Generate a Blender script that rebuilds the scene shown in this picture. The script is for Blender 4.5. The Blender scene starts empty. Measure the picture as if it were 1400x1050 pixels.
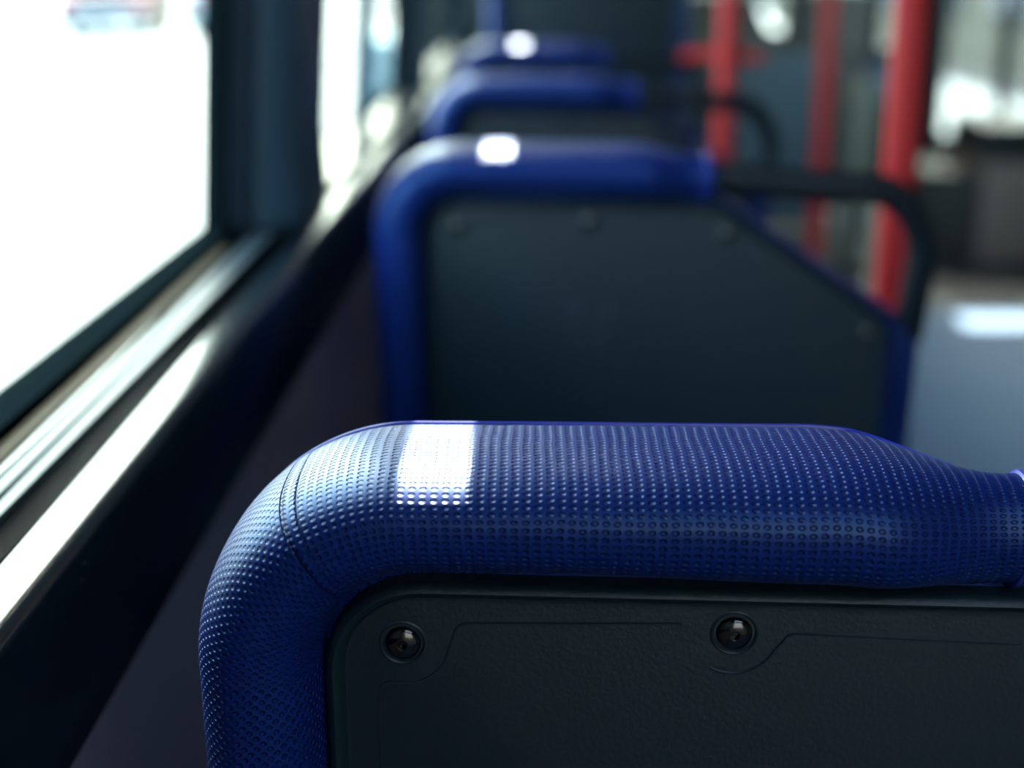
import bpy, bmesh, math, random
from math import sin, cos, tan, pi, radians as R, sqrt, atan2
from mathutils import Vector, Matrix

sc = bpy.context.scene
COL = sc.collection
random.seed(4)

# ------------------------------------------------------------------ node helpers
def new_mat(name):
    m = bpy.data.materials.new(name)
    m.use_nodes = True
    nt = m.node_tree
    nt.nodes.clear()
    return m, nt

class NG:
    def __init__(s, nt): s.nt = nt
    def n(s, t, **kw):
        nd = s.nt.nodes.new(t)
        for k, v in kw.items(): setattr(nd, k, v)
        return nd
    def put(s, sock, v):
        if hasattr(v, 'is_linked') or isinstance(v, bpy.types.NodeSocket): s.nt.links.new(v, sock)
        else: sock.default_value = v
    def math(s, op, a, b=None, c=None):
        nd = s.n('ShaderNodeMath', operation=op)
        for i, v in enumerate((a, b, c)):
            if v is not None: s.put(nd.inputs[i], v)
        return nd.outputs[0]
    def sstep(s, v, lo, hi, a=0.0, b=1.0):
        nd = s.n('ShaderNodeMapRange', interpolation_type='SMOOTHSTEP')
        s.put(nd.inputs[0], v)
        for i, x in enumerate((lo, hi, a, b)): nd.inputs[1+i].default_value = x
        return nd.outputs[0]

def plastic(name, col, rough=.5, spec=.5, grain=0, gscale=900, metallic=0, var=0, coat=0, dust=0):
    m, nt = new_mat(name); g = NG(nt)
    out = g.n('ShaderNodeOutputMaterial'); p = g.n('ShaderNodeBsdfPrincipled')
    nt.links.new(p.outputs[0], out.inputs[0])
    p.inputs['Base Color'].default_value = (*col, 1)
    p.inputs['Roughness'].default_value = rough
    p.inputs['Metallic'].default_value = metallic
    p.inputs['Specular IOR Level'].default_value = spec
    if coat: p.inputs['Coat Weight'].default_value = coat
    tc = g.n('ShaderNodeTexCoord')
    if var:
        nz = g.n('ShaderNodeTexNoise'); nz.inputs['Scale'].default_value = 3.0; nz.inputs['Detail'].default_value = 4
        nt.links.new(tc.outputs['Object'], nz.inputs['Vector'])
        mx = g.n('ShaderNodeMix', data_type='RGBA')
        nt.links.new(nz.outputs[0], mx.inputs[0])
        mx.inputs[6].default_value = (*[c*(1-var) for c in col], 1); mx.inputs[7].default_value = (*[c*(1+var) for c in col], 1)
        nt.links.new(mx.outputs[2], p.inputs['Base Color'])
    if dust:
        v = g.n('ShaderNodeTexVoronoi'); v.inputs['Scale'].default_value = 210
        nt.links.new(tc.outputs['Object'], v.inputs['Vector'])
        d = g.sstep(v.outputs['Distance'], .07, .13, 1, 0)
        nz = g.n('ShaderNodeTexNoise'); nz.inputs['Scale'].default_value = 26.0
        nt.links.new(tc.outputs['Object'], nz.inputs['Vector'])
        d = g.math('MULTIPLY', d, g.sstep(nz.outputs[0], .60, .68))
        mx = g.n('ShaderNodeMix', data_type='RGBA')
        nt.links.new(d, mx.inputs[0]); mx.inputs[6].default_value = (*col, 1); mx.inputs[7].default_value = (.5, .52, .5, 1)
        nt.links.new(mx.outputs[2], p.inputs['Base Color'])
    if grain:
        nz = g.n('ShaderNodeTexNoise'); nz.inputs['Scale'].default_value = gscale; nz.inputs['Detail'].default_value = 3
        nt.links.new(tc.outputs['Object'], nz.inputs['Vector'])
        b = g.n('ShaderNodeBump'); b.inputs['Strength'].default_value = 1; b.inputs['Distance'].default_value = grain
        nt.links.new(nz.outputs[0], b.inputs['Height']); nt.links.new(b.outputs[0], p.inputs['Normal'])
    return m

SEAM = .5785
def fabric_mat():
    m, nt = new_mat('blue_woven_vinyl'); g = NG(nt)
    out = g.n('ShaderNodeOutputMaterial'); p = g.n('ShaderNodeBsdfPrincipled')
    nt.links.new(p.outputs[0], out.inputs[0])
    uv = g.n('ShaderNodeUVMap'); uv.uv_map = 'UVMap'
    sx = g.n('ShaderNodeSeparateXYZ'); nt.links.new(uv.outputs[0], sx.inputs[0])
    U, V = sx.outputs[0], sx.outputs[1]
    left = g.math('LESS_THAN', U, SEAM)
    def cell(a, b):
        fa = g.math('SUBTRACT', g.math('FRACT', a), .5); fb = g.math('SUBTRACT', g.math('FRACT', b), .5)
        return g.math('SQRT', g.math('ADD', g.math('MULTIPLY', fa, fa), g.math('MULTIPLY', fb, fb)))
    # a slow wobble of the weave
    tc = g.n('ShaderNodeTexCoord')
    nz = g.n('ShaderNodeTexNoise'); nz.inputs['Scale'].default_value = 28.0
    nt.links.new(tc.outputs['Object'], nz.inputs['Vector'])
    wob = g.math('MULTIPLY', g.math('SUBTRACT', nz.outputs[0], .5), .0028)
    Uw, Vw = g.math('ADD', U, wob), g.math('ADD', V, wob)
    dA = cell(g.math('DIVIDE', Uw, .00385), g.math('DIVIDE', Vw, .0027))
    s1, s2 = g.math('ADD', Uw, Vw), g.math('SUBTRACT', Uw, Vw)
    dB = cell(g.math('DIVIDE', s1, .0043), g.math('DIVIDE', s2, .0043))
    mix = g.n('ShaderNodeMix', data_type='FLOAT')
    nt.links.new(left, mix.inputs[0]); nt.links.new(dA, mix.inputs[2]); nt.links.new(dB, mix.inputs[3])
    h = g.sstep(mix.outputs[0], .16, .37)
    # seam: fold, band and stitch dashes
    du = g.math('SUBTRACT', U, SEAM)
    groove = g.sstep(g.math('ABSOLUTE', du), .0003, .0012, -2.2, 0)
    band = g.math('MULTIPLY', g.sstep(du, 0.0, .0012), g.sstep(du, .0058, .0066, 1.0, 0))
    st = g.sstep(g.math('ABSOLUTE', g.math('SUBTRACT', du, .0062)), .0002, .0009, -1.8, 0)
    st = g.math('MULTIPLY', st, g.math('LESS_THAN', g.math('FRACT', g.math('DIVIDE', V, .0034)), .72))
    h = g.math('ADD', g.math('ADD', h, groove), g.math('ADD', st, g.math('MULTIPLY', band, .9)))
    b = g.n('ShaderNodeBump'); b.inputs['Strength'].default_value = 1.0; b.inputs['Distance'].default_value = .0013
    nt.links.new(h, b.inputs['Height']); nt.links.new(b.outputs[0], p.inputs['Normal'])
    p.inputs['Base Color'].default_value = (.0020, .015, .15, 1)
    p.inputs['Roughness'].default_value = .40
    p.inputs['Specular IOR Level'].default_value = .85
    p.inputs['Specular Tint'].default_value = (.35, .62, 1, 1)
    return m

def glass_mat(name='window_glass', tint=(.85, .97, .97)):
    m, nt = new_mat(name); g = NG(nt)
    out = g.n('ShaderNodeOutputMaterial'); mix = g.n('ShaderNodeMixShader')
    tr = g.n('ShaderNodeBsdfTransparent'); tr.inputs[0].default_value = (*tint, 1)
    gl = g.n('ShaderNodeBsdfGlossy'); gl.inputs['Roughness'].default_value = .02
    fr = g.n('ShaderNodeFresnel'); fr.inputs[0].default_value = 1.45
    geo = g.n('ShaderNodeNewGeometry')     # reflect at the outer faces only: the ray is not bent inside the pane
    front = g.math('SUBTRACT', 1.0, geo.outputs['Backfacing'])
    nt.links.new(g.math('MULTIPLY', g.math('MULTIPLY', fr.outputs[0], .8), front), mix.inputs[0])
    nt.links.new(tr.outputs[0], mix.inputs[1]); nt.links.new(gl.outputs[0], mix.inputs[2])
    nt.links.new(mix.outputs[0], out.inputs[0])
    return m

M = dict(
    fabric=fabric_mat(), glass=glass_mat(), tinted=glass_mat('added_hatch_glass', (.60, .63, .66)),
    piping=plastic('blue_piping', (.03, .045, .42), .28, .7),
    panel=plastic('dark_teal_plastic', (.0058, .0190, .0250), .46, .5, grain=.00022, gscale=520),
    lip=plastic('dark_teal_smooth_plastic', (.0085, .021, .027), .42, .5),
    grip=plastic('black_handle_plastic', (.006, .011, .016), .45, .4),
    screw=plastic('black_chromed_steel', (.10, .09, .085), .10, .5, metallic=1),
    dark=plastic('black_rubber', (.0055, .010, .011), .75, 0),
    sill=plastic('glossy_black_sill', (.006, .012, .017), .21, .55, dust=1),
    pillar=plastic('blue_grey_window_post', (.050, .105, .135), .42, .35),
    track=plastic('aluminium_slide_track', (.06, .08, .088), .42, .18),
    seal=plastic('tan_window_seal', (.07, .055, .035), .7, .1),
    sidewall=plastic('brown_grey_wall_lining', (.30, .26, .27), .65, .3, var=.2),
    ceil=plastic('grey_ceiling_lining', (.12, .14, .15), .6, .3),
    rearwall=plastic('pale_grey_rear_bounce', (.42, .45, .47), .7, .2),  # made pale to bounce sun from the added hatch onto the back panels
    floor=plastic('blue_grey_speckled_vinyl_floor', (.085, .150, .225), .7, .15, var=.08),
    red=plastic('red_enamel', (.66, .036, .034), .40, .25),
    greyteal=plastic('grey_teal_partition', (.10, .135, .15), .5, .4),
    cream=plastic('olive_cream_laminate', (.24, .22, .15), .5, .4),
    brown=plastic('dark_brown_lining', (.085, .075, .062), .6, .3),
    brownlight=plastic('brown_grey_moquette', (.40, .28, .22), .8, .2),
    char=plastic('charcoal_plastic', (.03, .03, .028), .55, .4),
    white=plastic('white_enamel', (.75, .77, .75), .4, .4),
    steel=plastic('grey_steel', (.35, .37, .4), .4, metallic=1),
    road=plastic('sunlit_asphalt', (.075, .075, .075), .6, .12, var=.05),
    concrete=plastic('teal_grey_concrete', (.36, .48, .50), .9, .2, var=.1),
    wallcream=plastic('cream_render', (.11, .102, .076), .9, .2, var=.12),
    wallmauve=plastic('mauve_grey_render', (.065, .060, .068), .9, .2, var=.1),
    pane=plastic('dark_window_pane', (.12, .14, .17), .15, .5),
    car=plastic('pinkish_grey_car_paint', (.19, .12, .105), .35, .4),
    carteal=plastic('teal_grey_car_paint', (.13, .20, .21), .35, .4),
    redlight=plastic('red_light_lens', (.75, .04, .07), .3, .5),
    truckgreen=plastic('dark_green_truck_paint', (.012, .02, .018), .45, .4),
    tyre=plastic('tyre_rubber', (.02, .02, .02), .8, .2),
    scratch=plastic('scratched_plastic', (.16, .2, .22), .6, .4),
)

# ------------------------------------------------------------------ object helpers
def mesh_obj(name, verts, faces, mat, parent=None, uvs=None, smooth=True, sharp=None):
    me = bpy.data.meshes.new(name)
    me.from_pydata([tuple(v) for v in verts], [], faces)
    if uvs is not None:
        lay = me.uv_layers.new(name='UVMap')
        k = 0
        for fi, f in enumerate(faces):
            for j in range(len(f)):
                lay.data[k].uv = uvs[fi][j]; k += 1
    me.materials.append(M[mat])
    bm = bmesh.new(); bm.from_mesh(me)
    bmesh.ops.recalc_face_normals(bm, faces=bm.faces)
    bm.to_mesh(me); bm.free()
    if smooth:
        for p in me.polygons: p.use_smooth = True
        if sharp: me.set_sharp_from_angle(angle=R(sharp))
    o = bpy.data.objects.new(name, me)
    COL.objects.link(o)
    if parent: o.parent = parent
    return o

class MB:
    def __init__(s): s.v = []; s.f = []
    def add(s, v, f):
        b = len(s.v); s.v += [tuple(x) for x in v]; s.f += [[b+i for i in q] for q in f]; return s
    def box(s, x0, x1, y0, y1, z0, z1, bev=0):
        bm = bmesh.new()
        bmesh.ops.create_cube(bm, size=1)
        for v in bm.verts:
            v.co = Vector((x0+(v.co.x+.5)*(x1-x0), y0+(v.co.y+.5)*(y1-y0), z0+(v.co.z+.5)*(z1-z0)))
        if bev: bmesh.ops.bevel(bm, geom=bm.edges[:], offset=bev, segments=3, profile=.6, affect='EDGES')
        bm.verts.index_update()
        s.add([v.co[:] for v in bm.verts], [[v.index for v in f.verts] for f in bm.faces]); bm.free(); return s
    def prism(s, poly, fn, a, b):
        n = len(poly)
        v = [fn(p, a) for p in poly] + [fn(p, b) for p in poly]
        f = [[i, (i+1) % n, n+(i+1) % n, n+i] for i in range(n)] + [list(range(n)), list(range(2*n-1, n-1, -1))]
        return s.add(v, f)
    def tube(s, pts, r, seg=16, closed=False, caps=True):
        pts = [Vector(p) for p in pts]; n = len(pts)
        rr = r if isinstance(r, (list, tuple)) else [r]*n
        ref = None; rings = []
        for i, p in enumerate(pts):
            if closed: t = pts[(i+1) % n]-pts[i-1]
            else: t = pts[min(i+1, n-1)]-pts[max(i-1, 0)]
            t.normalize()
            if ref is None: ref = t.orthogonal().normalized()
            ref = (ref - t*ref.dot(t)).normalized()
            bn = t.cross(ref)
            rings.append([p+(ref*cos(2*pi*k/seg)+bn*sin(2*pi*k/seg))*rr[i] for k in range(seg)])
        v = [q for ring in rings for q in ring]; f = []
        m = n if closed else n-1
        for i in range(m):
            j = (i+1) % n
            for k in range(seg):
                k2 = (k+1) % seg
                f.append([i*seg+k, i*seg+k2, j*seg+k2, j*seg+k])
        if caps and not closed:
            f.append(list(range(seg))[::-1]); f.append([(n-1)*seg+k for k in range(seg)])
        return s.add(v, f)
    def lathe(s, prof, centre, axis='z', seg=32):
        cx, cy, cz = centre; v = []; f = []
        for r, h in prof:
            for k in range(seg):
                a = 2*pi*k/seg
                d = (r*cos(a), r*sin(a), h)
                if axis == 'y': d = (d[0], -d[2], d[1])      # height towards -Y
                if axis == 'x': d = (d[2], d[0], d[1])
                v.append((cx+d[0], cy+d[1], cz+d[2]))
        for i in range(len(prof)-1):
            for k in range(seg):
                k2 = (k+1) % seg
                f.append([i*seg+k, i*seg+k2, (i+1)*seg+k2, (i+1)*seg+k])
        f.append(list(range(seg))); f.append([(len(prof)-1)*seg+k for k in range(seg)])
        return s.add(v, f)
    def build(s, name, mat, parent=None, smooth=True, sharp=35, uv=None):
        uvs = [[uv(s.v[i]) for i in f] for f in s.f] if uv else None
        return mesh_obj(name, s.v, s.f, mat, parent, uvs, smooth, sharp)

def empty(name, loc, label, cat, group=None):
    o = bpy.data.objects.new(name, None); COL.objects.link(o)
    o.location = loc; o.empty_display_size = .1
    o['label'] = label; o['category'] = cat
    if group: o['group'] = group
    return o
def tag(o, label, cat, group=None):
    o['label'] = label; o['category'] = cat
    if group: o['group'] = group
    return o
def struct(o):
    o['kind'] = 'structure'; return o
def kids(o): return [c for c in bpy.data.objects if c.parent == o]
def copy_tree(o, parent=None):
    c = o.copy(); COL.objects.link(c)
    if parent: c.parent = parent; c.matrix_parent_inverse = o.matrix_parent_inverse
    for ch in kids(o):
        if ch is not c: copy_tree(ch, c)
    return c

def fillet(poly, radii, seg=8):
    out = []; n = len(poly)
    for i in range(n):
        p = Vector(poly[i]); a = Vector(poly[i-1])-p; b = Vector(poly[(i+1) % n])-p
        r = radii[i]
        if r <= 0: out.append(tuple(p)); continue
        an, bnn = a.normalized(), b.normalized()
        ang = an.angle(bnn); d = r/tan(ang/2)
        c = p+(an+bnn).normalized()*(r/sin(ang/2))
        s0 = p+an*d-c; s1 = p+bnn*d-c
        a0 = atan2(s0.y, s0.x); a1 = atan2(s1.y, s1.x)
        da = (a1-a0+pi) % (2*pi)-pi
        for k in range(seg+1):
            t = a0+da*k/seg
            out.append((c.x+r*cos(t), c.y+r*sin(t)))
    return out
def inset(poly, d):
    n = len(poly); area = sum(poly[i-1][0]*poly[i][1]-poly[i][0]*poly[i-1][1] for i in range(n))
    sg = 1 if area > 0 else -1; out = []
    for i in range(n):
        e0 = Vector(poly[i])-Vector(poly[i-1]); e1 = Vector(poly[(i+1) % n])-Vector(poly[i])
        n0 = Vector((-e0.y, e0.x)).normalized()*sg; n1 = Vector((-e1.y, e1.x)).normalized()*sg
        m = (n0+n1); m = m/max(m.dot(n0), .3) if m.length > 1e-6 else n0
        out.append((poly[i][0]+m.x*d, poly[i][1]+m.y*d))
    return out
def sm(t, a, b):
    t = max(0, min(1, (t-a)/(b-a))); return t*t*(3-2*t)

# ------------------------------------------------------------------ the seat
TOP = 1.033         # height of the seat's top edge
HW = .25            # half width: u runs 0..0.5 from the window to the aisle
LEAN = tan(R(2.5))
def S(u, v, w):     # seat coordinates (across, down from top, forward) -> local metres
    return (u-HW, w - v*LEAN, TOP+v)

CR = .078           # corner radius
U_END = .298
def rim_path():
    pts = []
    v = -.58
    while v < -.22: pts.append((0, v, -1, 0)); v += .03
    v = -.22
    while v < -CR-.001: pts.append((0, v, -1, 0)); v += .004
    N = 40
    for k in range(N+1):
        a = pi-k*(pi/2)/N
        pts.append((CR+CR*cos(a), -CR+CR*sin(a), cos(a), sin(a)))
    u = CR+.004
    while u < U_END: 
        pts.append((u, -.007*sm(u, .225, .292), 0, 1)); u += .004
    pts.append((U_END, -.007, 0, 1))
    return pts
NC = 72
def rim_section(u, v, nx):
    """parameters of the cross-section at a place on the path"""
    k = sm(u, .240, .292) if v > -.06 and u > CR else 0
    n1 = 0 + (-.001)*k; n0 = -.048+.007*(1-abs(nx))**1.5-(.005*sm(u, .10, .24)*(1-k) if nx == 0 else 0)
    w0 = -.027+.015*k; w1 = .064+(.027-.064)*k
    e = 2.5-.5*k
    return n0, n1, w0, w1, e
def rim_point(st, ph):
    u, v, nx, nv = st
    n0, n1, w0, w1, e = rim_section(u, v, nx)
    c, s_ = cos(ph), sin(ph)
    a, b = (n1-n0)/2, (w1-w0)/2
    n = (n0+n1)/2 + a*math.copysign(abs(s_)**(2/e), s_)
    w = (w0+w1)/2 + b*math.copysign(abs(c)**(2/e), c)
    return (u+nx*n, v+nv*n, w)

def make_seat():
    root = empty('bus_seat', (0, 0, 0), '-', 'seat')
    path = rim_path()
    # upholstered rim: a padded roll round the window side and along the top
    V, F, UV = [], [], []
    s = 0; ss = []
    for i, st in enumerate(path):
        if i: s += math.hypot(st[0]-path[i-1][0], st[1]-path[i-1][1])
        ss.append(s)
        for k in range(NC): V.append(S(*rim_point(st, pi+pi*.5-2*pi*k/NC - 0)))
    # cross-section arclength from a standard section
    std = (0, -.3, -1, 0); cl = [0]
    pr = None
    for k in range(NC+1):
        q = rim_point((.15, 0, 0, 1), pi*1.5-2*pi*k/NC)
        if pr: cl.append(cl[-1]+math.dist(q, pr))
        pr = q
    for i in range(len(path)-1):
        for k in range(NC):
            k2 = (k+1) % NC
            F.append([i*NC+k, i*NC+k2, (i+1)*NC+k2, (i+1)*NC+k])
            UV.append([(ss[i], cl[k]), (ss[i], cl[k+1]), (ss[i+1], cl[k+1]), (ss[i+1], cl[k])])
    n = len(path)
    F.append([k for k in range(NC)]); UV.append([(0, 0)]*NC)
    F.append([(n-1)*NC+k for k in range(NC)]); UV.append([(9, 0)]*NC)
    rim = mesh_obj('padded_rim', V, F, 'fabric', root, UV, True, 60)
    # piping along the front top edge
    pts = []
    for st in path:
        if st[1] < -.25 or st[0] > .282: continue
        p = rim_point(st, R(52)); pts.append(S(p[0], p[1]+.0004*st[3], p[2]+.0004))
    MB().tube(pts, .0009, 8).build('piping', 'piping', rim)
    # welt ring where the cloth meets the handle
    uc, vc, wc = U_END, -.007-.0215, .008
    def ring(u, r, rt, name, mat, sl=0.0):
        pp = []
        for k in range(40):
            a = 2*pi*k/40
            pp.append(S(u+sl*sin(a), vc+r*sin(a), wc+r*.93*cos(a)))
        return MB().tube(pp, rt, 8, closed=True).build(name, mat, rim)
    ring(U_END-.001, .0203, .0017, 'welt', 'piping', .0012)
    # padded front of the back (with the sloping shoulder)
    body = fillet([(.030, -.030), (.300, -.038), (.482, -.156), (.500, -.57), (.030, -.57)], [.03, .03, .022, .02, .02])
    b2 = inset(body, .006); b3 = inset(body, .020)
    nb = len(body); V = []; F = []
    for poly, w in ((b2, .004), (body, .010), (body, .048), (b2, .060), (b3, .067)):
        V += [S(u, v, w) for u, v in poly]
    for r_ in range(4):
        for k in range(nb):
            k2 = (k+1) % nb
            F.append([r_*nb+k, r_*nb+k2, (r_+1)*nb+k2, (r_+1)*nb+k])
    F.append(list(range(nb))); F.append([4*nb+k for k in range(nb)])
    UV = [[(V[i][0]+V[i][1]*.8+5, V[i][2]+V[i][1]*.8) for i in f] for f in F]
    mesh_obj('back_cushion', V, F, 'fabric', root, UV, True, 40)
    # moulded back panel
    po = fillet([(.0475, -.0450), (.312, -.0500), (.470, -.155), (.4725, -.56), (.0475, -.56)], [.036, .03, .02, .03, .03], 10)
    rings = [(0, .006), (.0004, -.0035), (.0016, -.0062), (.0034, -.0070), (.0052, -.0060), (.0066, -.0035), (.0074, -.0018), (.0086, -.0016), (.0100, -.0020)]
    V = []; F = []; nb = len(po)
    for d, w in rings: V += [S(u, v, w) for u, v in inset(po, d)]
    for r_ in range(len(rings)-1):
        for k in range(nb):
            k2 = (k+1) % nb
            F.append([r_*nb+k, r_*nb+k2, (r_+1)*nb+k2, (r_+1)*nb+k])
    F.append([(len(rings)-1)*nb+k for k in range(nb)]); F.append(list(range(nb)))
    panel = mesh_obj('back_panel', V, F, 'panel', root, None, True, 50)
    PW = -.0020
    # incised line that wraps round the screws
    def line(pts, closed=False):
        MB().tube([S(u, v, PW-.0001) for u, v in pts], .00055, 6).build('moulded_line', 'lip', panel)
    def arcpts(c, r, a0, a1, n=10):
        return [(c[0]+r*cos(R(a0+(a1-a0)*k/n)), c[1]+r*sin(R(a0+(a1-a0)*k/n))) for k in range(n+1)]
    sc1, sc2, sc3, sc4 = (.0765, -.0715), (.1970, -.0665), (.320, -.078), (.452, -.170)
    L1 = [(.0670, -.54)] + [(.0670, -.104)] + arcpts((.0715, -.0920), .004, 180, 90, 5)
    L1 += arcpts((sc1[0], sc1[1]), .0170, -80, -10, 10) + arcpts((.1000, -.0680), .0045, 170, 90, 6) + [(.178, -.0630)]
    line(L1)
    L2 = arcpts(sc2, .0165, -120, -25, 10) + arcpts((.2195, -.0710), .0045, 160, 90, 6) + [(.300, -.0700)]
    line(L2)
    for i, c in enumerate((sc1, sc2, sc3, sc4)):
        x, y, z = S(c[0], c[1], PW)
        sur = MB().lathe([(.0090, -.0006), (.0088, .0003), (.0082, .0007), (.0076, .0003), (.0070, -.0006)], (x, y, z), 'y', 40).build('screw_recess', 'lip', panel)
        prof = [(.0066*cos(t), .0001+.0030*sin(t)) for t in [k*R(74)/9 for k in range(10)]]
        prof = [(.0066, -.001)] + prof + [(.0016, .0029), (.0013, .0012), (.0002, .0012)]
        MB().lathe(prof, (x, y, z), 'y', 40).build('screw', 'screw', panel)
    # grab handle: straight tube that bends down to the aisle edge
    pts = []
    u = U_END-.02; vh = -.007-.0215
    while u < .438:
        pts.append(S(u, vh-.008*sm(u, .30, .43), wc)); u += .01
    cv = vh-.008
    for k in range(0, 15):
        a = pi/2-k*(pi/2)/14
        pts.append(S(.438+.061*cos(a), cv-.066+.066*sin(a), wc+.006*k/14))
    for k in range(1, 7): pts.append(S(.499-.003*k/6, cv-.066-.075*k/6, wc+.006+.010*k/6))
    MB().tube(pts, .0138, 20).build('grab_handle', 'grip', root)
    # short sleeve next to the welt
    MB().tube([S(U_END+.0005, vc, wc), S(U_END+.006, vc, wc), S(U_END+.008, vc, wc)], [.0200, .0195, .0150], 24).build('handle_sleeve', 'fabric', root, uv=lambda p: (p[0]+5, p[2]))
    # padded aisle edge below the handle
    eu = []
    for v_ in (-.160, -.164, -.175, -.25, -.40, -.56):
        eu.append(S(.488+.004*(v_+.16)/.4, v_, .028))
    MB().tube(eu, [.008, .014, .019, .019, .019, .019], 18).build('side_bolster', 'fabric', root, uv=lambda p: (p[0]+5, p[2]))
    # seat cushion, shell and pedestal
    MB().box(-.225, .205, .105, .53, .40, .495, .03).build('seat_cushion', 'fabric', root, uv=lambda p: (p[0]+5, p[1]))
    MB().box(-.215, .195, .08, .51, .372, .402, .01).build('seat_shell', 'lip', root)
    MB().box(-.05, .05, .20, .42, .02, .374, .012).build('pedestal', 'char', root)
    MB().box(-.09, .09, .15, .47, 0, .022, .004).build('floor_plate', 'steel', root)
    return root

seat = make_seat()
specs = [  # window-side edge X, back plane Y, top height, base height, label
    (-.1245, .469, 1.0325, 0, 'blue bus seat nearest in front, two round screws and a sunlit patch, in sharp focus'),
    (-.1475, 1.262, 1.0430, 0, 'second blue bus seat ahead, whole dark back panel and curved black handle seen'),
    (-.1580, 2.085, 1.0400, 0, 'third blue bus seat, blurred strip with no white sun spot on top'),
    (-.1660, 2.880, 1.0440, 0, 'fourth blue bus seat ahead, a round white sun spot on its narrow top strip'),
    (-.1270, 3.640, 1.0500, .25, 'farthest blue bus seat, raised high so its top leaves the picture'),
]
seats = []
for i, (xl, y, top, base, lab) in enumerate(specs):
    o = seat if i == 0 else copy_tree(seat)
    o.location = (xl+HW, y, base); o.scale = (1, 1, top/TOP)
    o['label'] = lab; o['category'] = 'seat'; o['group'] = 'bus seats in a row along the windows'
    seats.append(o)
# worn scratches on the second seat's panel
sp = [c for c in kids(seats[1]) if c.name.startswith('back_panel')][0]
mb = MB()
for k in range(26):
    u = .195+random.uniform(-.022, .022); v = -.145-random.choice([0, .012, .026, .032, .045])+random.uniform(-.004, .004)
    du, dv = random.uniform(-.0015, .003), random.uniform(-.006, .001)
    mb.tube([S(u, v, -.0022), S(u+du, v+dv, -.0022)], .0004, 5)
mb.build('scratch_mark', 'scratch', sp)

# ------------------------------------------------------------------ bus shell
EYE = 1.20
YB, YF = -1.2, 8.0
XW = 2.15
ROOF = 2.05
TUM = .07
def shear(x, z): return x+(z-(EYE-.22))*TUM

struct(MB().box(-.40, 2.25, YB, YF+.1, -.06, 0).build('floor', 'floor', smooth=False))
# left wall below the sill
struct(MB().box(-.291, -.222, YB, YF, 0, EYE-.29).build('wall_left', 'sidewall', smooth=False))
# sill: black ledge with a rounded inner lip and a groove
def zr(d): return EYE-d
prof = [(-.291, zr(.330)), (-.198, zr(.330)), (-.1925, zr(.322))]
for k in range(9):
    a = k*(pi/2)/8*.92
    prof.append((-.1925-.008+.008*cos(a), zr(.2430)+.008*sin(a)))
prof += [(-.2080, zr(.2342)), (-.2150, zr(.2337)), (-.2165, zr(.2355)), (-.2170, zr(.248)), (-.2290, zr(.248)), (-.2300, zr(.2335)), (-.291, zr(.230))]
ys = [YB, .4, .8]+[.8+.12*k for k in range(1, 20)]+[YF]; n = len(prof)
struct(MB().add([(p[0]+.008*sm(y, .8, 3.0), y, p[1]-.008*sm(y, .8, 2.5)) for y in ys for p in prof],
    [[i*n+k, i*n+(k+1) % n, (i+1)*n+(k+1) % n, (i+1)*n+k] for i in range(len(ys)-1) for k in range(n)]
    + [list(range(n)), [(len(ys)-1)*n+k for k in range(n)]]).build('trim_1', 'sill', sharp=40))

def slab(name, mat, *boxes):
    m = MB()
    for b in boxes: m.box(*b)
    return struct(m.build(name, mat, smooth=False))
# header and roof edge above the windows
HEAD = 1.78
struct(MB().box(-.30, -.20, YB, YF, HEAD, ROOF).build('wall_left_header', 'ceil', smooth=False))

def post(name, y0, y1, mat, xin, ramp=.13, back=.10):
    """rounded window post; its foot flares over the sill"""
    V, F = [], []
    zs = [zr(.250), zr(.243), zr(.236), zr(.225), zr(.21), zr(.19), zr(.16), zr(.10), EYE, HEAD+.02]
    def ring(z):
        fl = 1-sm(z, zr(.245), zr(.15))
        xi = xin + .008*fl
        pr = [(-.291, y0-.004), (-.284, y0-.004), (-.280, y0), (-.277, y0+.022), (-.268, y0+.027), (-.262, y0+.050), (-.258, y0+.055)]
        for k in range(9):
            t = k/8; a = t*pi/2
            pr.append((-.258+(xi+.258)*sin(a)**1.0, y0+.055+ramp*.62*(1-cos(a))))
        pr += [(xi, y1-back), (xi-.012, y1-back*.7), (-.27, y1-.01), (-.285, y1), (-.291, y1)]
        return [(shear(x, z), y, z) for x, y in pr]
    rs = [ring(z) for z in zs]; n = len(rs[0])
    for r_ in rs: V += r_
    for i in range(len(zs)-1):
        for k in range(n):
            k2 = (k+1) % n
            F.append([i*n+k, i*n+k2, (i+1)*n+k2, (i+1)*n+k])
    F.append(list(range(n))); F.append([(len(zs)-1)*n+k for k in range(n)])
    return struct(mesh_obj(name, V, F, mat, None, None, True, 45))
post('trim_2', 1.235, 1.57, 'pillar', -.223, .10, .09)
slab('light_block_trim', 'pillar', (-.291, -.24, YB, .50, zr(.25), HEAD+.02))  # unseen blank panel added to keep window light off the seat backs
post('trim_3', 2.87, 3.12, 'pillar', -.236, .08, .05)
post('trim_4', 4.6, 8.0, 'pillar', -.236)

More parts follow.
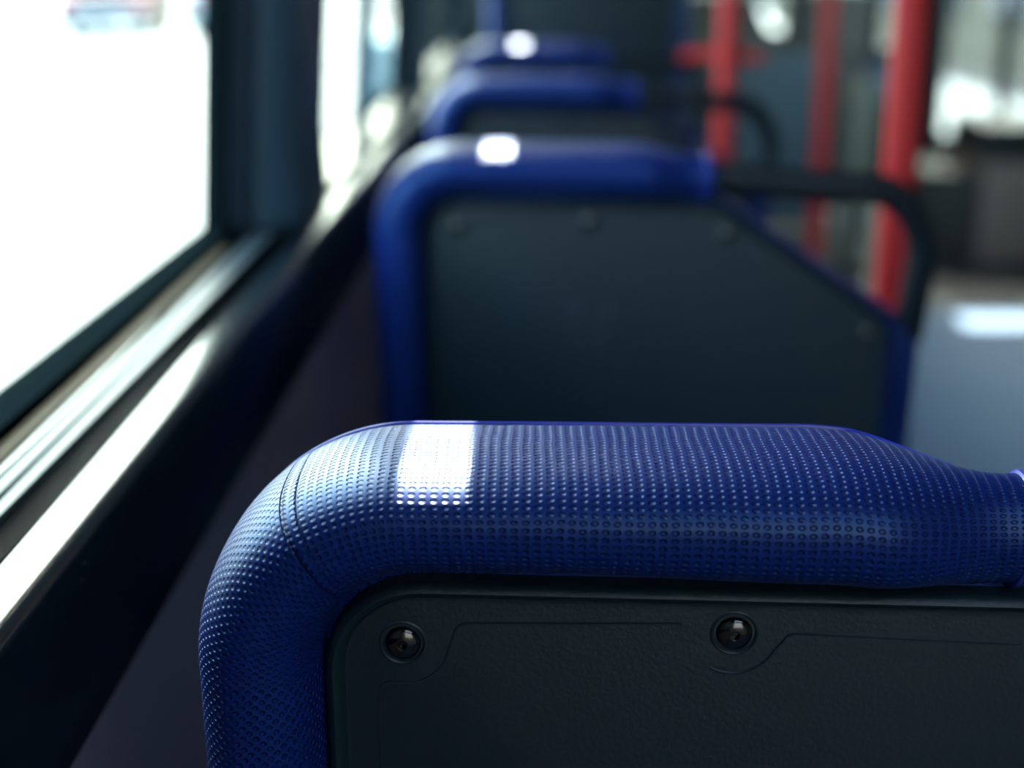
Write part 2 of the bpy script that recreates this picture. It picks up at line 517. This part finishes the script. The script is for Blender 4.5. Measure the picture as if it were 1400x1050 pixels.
def side_window(name, y0, y1, zb, extra=False):
    """glass with a rubber frame in the left wall"""
    r = bpy.data.objects.new(name, None); COL.objects.link(r); r.location = (-.28, y0, zb); struct(r)
    def P(x, y, z): return (shear(x, z)+.28, y-y0, z-zb)
    def strip(nm, mat, x0, x1, ya, yb, za, zc):
        v = [P(x, y, z) for z in (za, zc) for x, y in ((x0, ya), (x1, ya), (x1, yb), (x0, yb))]
        return MB().add(v, [[0, 1, 2, 3], [4, 5, 6, 7], [0, 1, 5, 4], [1, 2, 6, 5], [2, 3, 7, 6], [3, 0, 4, 7]]).build(nm, mat, r, smooth=False)
    strip('glass_pane', 'glass', -.283, -.279, y0, y1, zb, HEAD)
    strip('bottom_seal', 'dark', -.29, -.266, y0, y1, zr(.238), zb)
    strip('top_seal', 'dark', -.29, -.266, y0, y1, HEAD-.03, HEAD)
    strip('side_seal', 'dark', -.29, -.272, y0, y0+.02, zb, HEAD)
    strip('side_seal', 'dark', -.29, -.272, y1-.02, y1, zb, HEAD)
    return r, strip
w1, st = side_window('window_1', .50, 1.24, zr(.2235))
st('slide_bed', 'dark', -.2660, -.2295, .50, 1.235, zr(.240), zr(.2322))
st('slide_seal', 'seal', -.2645, -.2560, .50, 1.17, zr(.236), zr(.2300))
st('slide_track', 'track', -.2475, -.2410, .50, 1.24, zr(.236), zr(.2308))
st('slide_track', 'track', -.2375, -.2315, .50, 1.24, zr(.236), zr(.2310))
w3, st = side_window('window_3', 3.11, 4.61, zr(.245))
w2, st = side_window('window_2', 1.56, 2.88, zr(.245))
st('divider', 'pillar', -.290, -.268, 2.26, 2.34, zr(.245), HEAD)

# ceiling; unseen roof slot and door hatch are added to cast the sun patches
SUN = Vector((.05, .72, .69)).normalized()
SHY = .72/.69*1.02
SX, SW = -.0345+.05/.69*1.02, .0240
CT = .010
mb = MB()
mb.box(-.30, SX-SW/2, YB, YF, ROOF, ROOF+CT)
mb.box(SX+SW/2, .18, YB, -.13, ROOF, ROOF+CT); mb.box(1.32, 1.62, YB, -.13, ROOF, ROOF+CT); mb.box(.18, 1.32, YB, -1.07, ROOF, ROOF+CT)
mb.box(SX+SW/2, 1.62, -.13, YF, ROOF, ROOF+CT)
mb.box(1.62, 2.2, YB, 6.86, ROOF, ROOF+CT); mb.box(2.0, 2.2, 6.86, 7.06, ROOF, ROOF+CT); mb.box(1.62, 2.2, 7.06, YF, ROOF, ROOF+CT)  # opening left so sun reaches the floor by the mat
opens = [(a+SHY, b+SHY) for a, b in ((.43, .56), (1.22, 1.35), (2.84, 2.97))]
y = YB
for a, b in opens + [(YF, YF)]:
    mb.box(SX-SW/2, SX+SW/2, y, a, ROOF, ROOF+CT); y = b
struct(mb.build('ceiling', 'ceil', smooth=False))

# right wall: lining, windows, door
slab('wall_right', 'ceil', (XW, XW+.06, YB, 3.0, 0, ROOF), (XW, XW+.06, 3.0, 5.6, 0, .95), (XW, XW+.06, 3.0, 5.6, 1.62, ROOF), (XW, XW+.06, 5.6, 5.72, 0, ROOF),
     (XW, XW+.06, 5.72, 8.0, 1.9, ROOF), (XW, XW+.06, 7.9, 8.0, 0, 1.9))
def flat_window(name, x, y0, y1, z0, z1, posts=(), mat='dark'):
    r = bpy.data.objects.new(name, None); COL.objects.link(r); r.location = (x, y0, z0); struct(r)
    MB().box(.02, .026, 0, y1-y0, 0, z1-z0).build('glass_pane', 'glass', r, smooth=False)
    m = MB()
    m.box(0, .05, 0, y1-y0, 0, .025); m.box(0, .05, 0, y1-y0, z1-z0-.025, z1-z0)
    m.box(0, .05, 0, .03, .025, z1-z0-.025); m.box(0, .05, y1-y0-.03, y1-y0, .025, z1-z0-.025)
    for p in posts: m.box(0, .05, p-y0-.03, p-y0+.03, .025, z1-z0-.025)
    m.build('window_frame', mat, r, smooth=False)
    return r
flat_window('window_4', XW+.005, 3.0, 5.6, .95, 1.62, (4.3,))
d = flat_window('door_1', XW+.005, 5.72, 7.9, .27, 1.9, (6.82,))
MB().box(0, .05, 0, 2.18, -.27, 0).build('kick_panel', 'brown', d, smooth=False)
# back wall
slab('wall_rear', 'rearwall', (-.34, XW, YB-.06, YB, 0, ROOF))
r = bpy.data.objects.new('added_hatch', None); COL.objects.link(r); r.location = (.75, -.6, ROOF); struct(r)   # unseen roof hatch added behind the camera to light the nearest back panel
MB().box(-.55, .55, -.45, .45, .004, .009).build('glass_pane', 'tinted', r, smooth=False)
MB().box(-.57, .57, -.47, -.45, -.01, .02).box(-.57, .57, .45, .47, -.01, .02).box(-.57, -.55, -.45, .45, -.01, .02).box(.55, .57, -.45, .45, -.01, .02).build('window_frame', 'dark', r, smooth=False)
# front wall: dark dashboard, posts, windscreen
fy0, fy1 = YF, YF+.06
slab('wall_front', 'brown', (-.34, 1.16, fy0, fy1, 0, 1.03), (1.16, 1.34, fy0, fy1, 0, .83), (1.34, 1.85, fy0, fy1, 0, 1.05),
     (1.85, 1.87, fy0, fy1, 0, 1.05), (1.87, 1.96, fy0, fy1, 0, .76), (1.96, XW+.06, fy0, fy1, 0, 1.4), (-.34, -.22, fy0, fy1, 1.05, 1.4), (-.34, XW+.06, fy0, fy1, 1.13, ROOF))
struct(MB().prism([(1.16, .83), (1.275, .83), (1.255, .85), (1.175, 1.03), (1.16, 1.03)], lambda p, y: (p[0], y, p[1]), fy0, fy1).build('trim_6', 'brown', smooth=False))
r = bpy.data.objects.new('window_5', None); COL.objects.link(r); r.location = (0, YF, .7); struct(r)
MB().box(-.22, 1.99, .03, .036, 0, .7).build('glass_pane', 'glass', r, smooth=False)
m = MB().box(1.385, 1.435, 0, .05, 0, .7); m.box(1.825, 1.875, 0, .05, 0, .7); m.build('window_frame', 'dark', r, smooth=False)

# ------------------------------------------------------------------ furniture of the bus
slab('floor_podium', 'char', (-.215, .42, 3.45, 4.45, 0, .25))
def pole(x, y, rad, label, bar=None):
    r = empty('grab_pole', (x, y, 0), label, 'pole', 'red grab poles along the aisle')
    MB().tube([(0, 0, .004), (0, 0, .7), (0, 0, 1.4), (0, 0, ROOF-.002)], rad, 28).build('pole_tube', 'red', r)
    MB().lathe([(rad*2.2, 0), (rad*2.2, .006), (rad*1.25, .014), (rad*1.15, .05)], (0, 0, 0), 'z', 28).build('floor_flange', 'red', r)
    MB().lathe([(rad*1.15, ROOF-.05), (rad*1.25, ROOF-.014), (rad*2.2, ROOF-.006), (rad*2.2, ROOF)], (0, 0, 0), 'z', 28).build('ceiling_flange', 'red', r)
    return r
p1 = pole(.3755, 1.48, .0178, 'bright red upright pole, thickest of the three, behind the second seat handle')
p2 = pole(.3215, 2.47, .0175, 'red upright pole, middle thickness, crossed by the third seat black handle')
MB().tube([(-.075, .03, 1.04), (-.04, .03, 1.045), (0, 0, 1.045), (.06, .0, 1.04)], .009, 16).build('cross_bar', 'red', p2)
p3 = pole(.870, 4.4, .0200, 'thin dull red pole farther ahead, between the other two poles')

# driver's partition, cupboard, low panels at the front right
r = empty('driver_partition', (1.115, 6.5, .008), 'grey teal partition ahead of the aisle, left of the thin red pole', 'partition')
MB().box(-.26, .21, -.02, .02, .02, .80, .008).build('partition_panel', 'greyteal', r)
MB().box(-.28, -.24, -.025, .025, 0, .84, .006).build('post', 'char', r)
MB().box(.19, .23, -.025, .025, 0, .84, .006).build('post', 'char', r)
r = empty('luggage_cupboard', (1.235, 5.5, .008), 'narrow olive cream cupboard beside the thin dull red pole', 'cupboard')
MB().box(-.042, .042, -.03, .16, .03, .755, .008).build('cupboard_body', 'cream', r)
MB().box(-.047, .047, -.035, .165, 0, .03, .004).build('plinth', 'char', r)
MB().box(-.036, .036, -.042, -.03, .06, .72, .004).build('cupboard_door', 'cream', r)
r = empty('wheel_arch_cover', (2.10, 5.80, .008), 'low brown and black wheel arch cover at the right edge, by the door', 'cover')
MB().box(-.30, .04, -.05, .45, 0, .50, .02).build('cover_body', 'brownlight', r)
MB().box(-.53, -.29, -.03, .45, 0, .37, .015).build('cover_step', 'brown', r)
MB().box(-.31, .045, -.065, .46, .42, .56, .012).build('cover_top', 'char', r)
r = empty('ticket_machine', (1.50, 6.42, .008), 'dark ticket machine on a stalk, left of the bright red pole', 'machine')
MB().box(-.085, .085, -.05, .07, .27, .825, .015).build('machine_body', 'char', r)
MB().box(-.07, .055, -.056, -.05, .60, .76, .002).build('machine_screen', 'pane', r)
MB().tube([(0, .01, .01), (0, .01, .28)], .03, 16).build('stalk', 'char', r)
MB().lathe([(.09, 0), (.09, .012), (.03, .02)], (0, .01, 0), 'z', 24).build('foot', 'char', r)

tag(MB().box(.80, 2.14, 5.0, 7.8, .0, .008).build('floor_shade_mat', 'char', smooth=False), 'added dark mat standing in for the dim floor around the ticket machine', 'mat')  # added sheet, puts the dimness of the floor here into a dark colour

# ------------------------------------------------------------------ outside
struct(MB().box(-220, 220, -120, 320, -.45, -.35).build('ground', 'road', smooth=False))
def car(name, loc, rz, paint, label):
    r = empty(name, loc, label, 'car', 'parked cars across the street'); r.rotation_euler.z = rz
    prof = [(-2.15, .28), (-2.2, .55), (-2.12, .88), (-1.75, .95), (-1.25, 1.40), (.25, 1.44), (.95, .98), (2.0, .82), (2.15, .55), (2.1, .28)]
    pr = fillet(prof, [.06, .1, .1, .08, .18, .2, .1, .15, .1, .06], 4)
    m = MB(); n = len(pr)
    secs = [(-.86, .94), (-.90, 1), (.90, 1), (.86, .94)]
    V = []
    for x, k in secs: V += [(x*(1-.14*sm(z, .9, 1.4)), y*(.98 if k < 1 else 1), .28+(z-.28)*k) for y, z in pr]
    F = [[i*n+k, i*n+(k+1) % n, (i+1)*n+(k+1) % n, (i+1)*n+k] for i in range(3) for k in range(n)] + [list(range(n)), [3*n+k for k in range(n)]]
    m.add(V, F).build('car_body', paint, r, sharp=40)
    MB().prism([(-1.70, 1.0), (-1.32, 1.33), (-1.36, 1.35), (-1.76, 1.02)], lambda p, x: (x, p[0]-.03, p[1]), -.66, .66).build('rear_window', 'pane', r, smooth=False)
    for s in (-1, 1):
        MB().box(s*.72-.16, s*.72+.16, -2.20, -2.10, .66, .82, .02).build('tail_light', 'redlight', r)
        for y in (-1.35, 1.35):
            MB().lathe([(.18, -.1), (.31, -.1), (.33, -.06), (.33, .06), (.31, .1), (.18, .1)], (s*.80, y, .33), 'x', 24).build('wheel', 'tyre', r)
    MB().box(-.80, .80, -2.24, -2.12, .34, .54, .03).build('bumper', 'concrete', r)
    return r
car('car', (-9.06, 31.8, -.35), R(6), 'car', 'pinkish grey car with red tail lights, far outside the left window')
car('car', (-6.75, 33.2, -.35), R(4), 'carteal', 'pale teal car at the window post, far outside the left window')
t = empty('blocking_truck', (-.97, 15, -.35), 'small dark green box truck added to block bright ground past the second window', 'truck'); t.scale = (.5, .5, .55)  # truck added to dim the bright view through the third window
MB().box(-1.1, 1.1, 0, 5.5, .75, 3.5, .05).build('cargo_box', 'truckgreen', t)
for sx in (-1, 1):
    MB().box(min(sx*.03, sx*1.02), max(sx*.03, sx*1.02), -.04, 0, .85, 3.4, .01).build('rear_door', 'truckgreen', t)
    MB().box(sx*.85-.15, sx*.85+.15, -.06, .05, .52, .66, .01).build('tail_light', 'redlight', t)
    for y in (1.0, 6.4): MB().lathe([(.25, -.14), (.46, -.14), (.5, -.09), (.5, .09), (.46, .14), (.25, .14)], (sx*.85, y, .5), 'x', 24).build('wheel', 'tyre', t)
MB().box(-1.05, 1.05, -.02, 5.5, .5, .76, .02).build('chassis', 'char', t)
MB().box(-1.05, 1.05, 5.6, 7.3, .5, 2.6, .12).build('cab', 'truckgreen', t)
b = tag(MB().box(-.125, .125, -.3, .3, 0, 1.05, .03).build('concrete_barrier', 'concrete'), 'teal grey concrete block seen through the second window', 'barrier')
b.location = (-1.115, 10.0, -.35)

def building(name, loc, w, h, depth, mat, label, rz, cols, rows):
    r = empty(name, loc, label, 'building', 'buildings across the street'); r.rotation_euler.z = rz
    MB().box(0, w, 0, depth, 0, h).build('wall', mat, r, smooth=False)
    MB().box(-.2, w+.2, -.3, depth+.2, h, h+.3).build('roof', 'char', r, smooth=False)
    for i in range(cols):
        for j in range(rows):
            x = (i+.5)*w/cols; z = 1.6+j*3.0
            f = MB().box(x-.75, x+.75, -.06, .02, z-.8, z+.8).build('window', 'wallmauve', r, smooth=False)
            MB().box(x-.65, x+.65, -.08, -.05, z-.7, z+.7).build('pane', 'pane', f, smooth=False)
    return r
building('building', (6.3, 40, -.35), 22, 7, 8, 'wallcream', 'cream building outside the door, right of the thick red pole', R(-90), 7, 2)
building('building', (6.0, 17.6, -.35), 9, 6, 8, 'wallmauve', 'mauve grey building outside at the right edge', R(-90), 3, 2)
building('building', (-6, 60, -.35), 26, 9, 9, 'wallcream', 'building far down the street seen through the windscreen', 0, 8, 3)

# ------------------------------------------------------------------ light
w = bpy.data.worlds.new('daylight'); sc.world = w; w.use_nodes = True
nt = w.node_tree; nt.nodes.clear(); g = NG(nt)
out = g.n('ShaderNodeOutputWorld'); bg = g.n('ShaderNodeBackground')
sky = g.n('ShaderNodeTexSky'); sky.sky_type = 'NISHITA'; sky.sun_disc = False
sky.sun_elevation = R(44); sky.sun_rotation = R(4); sky.air_density = 1.3; sky.dust_density = 6.0; sky.ozone_density = 1.5
mx = g.n('ShaderNodeMix', data_type='RGBA'); mx.inputs[0].default_value = .06
nt.links.new(sky.outputs[0], mx.inputs[6]); mx.inputs[7].default_value = (10, 10.5, 11, 1)
nt.links.new(mx.outputs[2], bg.inputs[0]); bg.inputs[1].default_value = 1.9
nt.links.new(bg.outputs[0], out.inputs[0])
L = bpy.data.lights.new('sun', 'SUN'); L.energy = 36; L.angle = R(.12); L.color = (1, .97, .92)
lo = bpy.data.objects.new('sun', L); COL.objects.link(lo); lo.rotation_euler = SUN.to_track_quat('Z', 'Y').to_euler(); lo.location = (3, 0, 8)

# ------------------------------------------------------------------ camera
cam = bpy.data.cameras.new('camera'); co = bpy.data.objects.new('camera', cam); COL.objects.link(co)
cam.sensor_width = 36; cam.lens = 50; cam.clip_start = .02; cam.clip_end = 1000
co.location = (0, 0, EYE); co.rotation_euler = (R(90-16.609), 0, R(.988))
cam.dof.use_dof = True; cam.dof.focus_distance = .512; cam.dof.aperture_fstop = 4.1
sc.camera = co

sc.view_settings.view_transform = 'Standard'; sc.view_settings.look = 'None'
sc.view_settings.gamma = 1; sc.view_settings.use_curve_mapping = False
sc.view_settings.exposure = 0
sc.cycles.use_denoising = True
sc.cycles.sample_clamp_indirect = 6
sc.cycles.max_bounces = 8
sc.cycles.transparent_max_bounces = 12
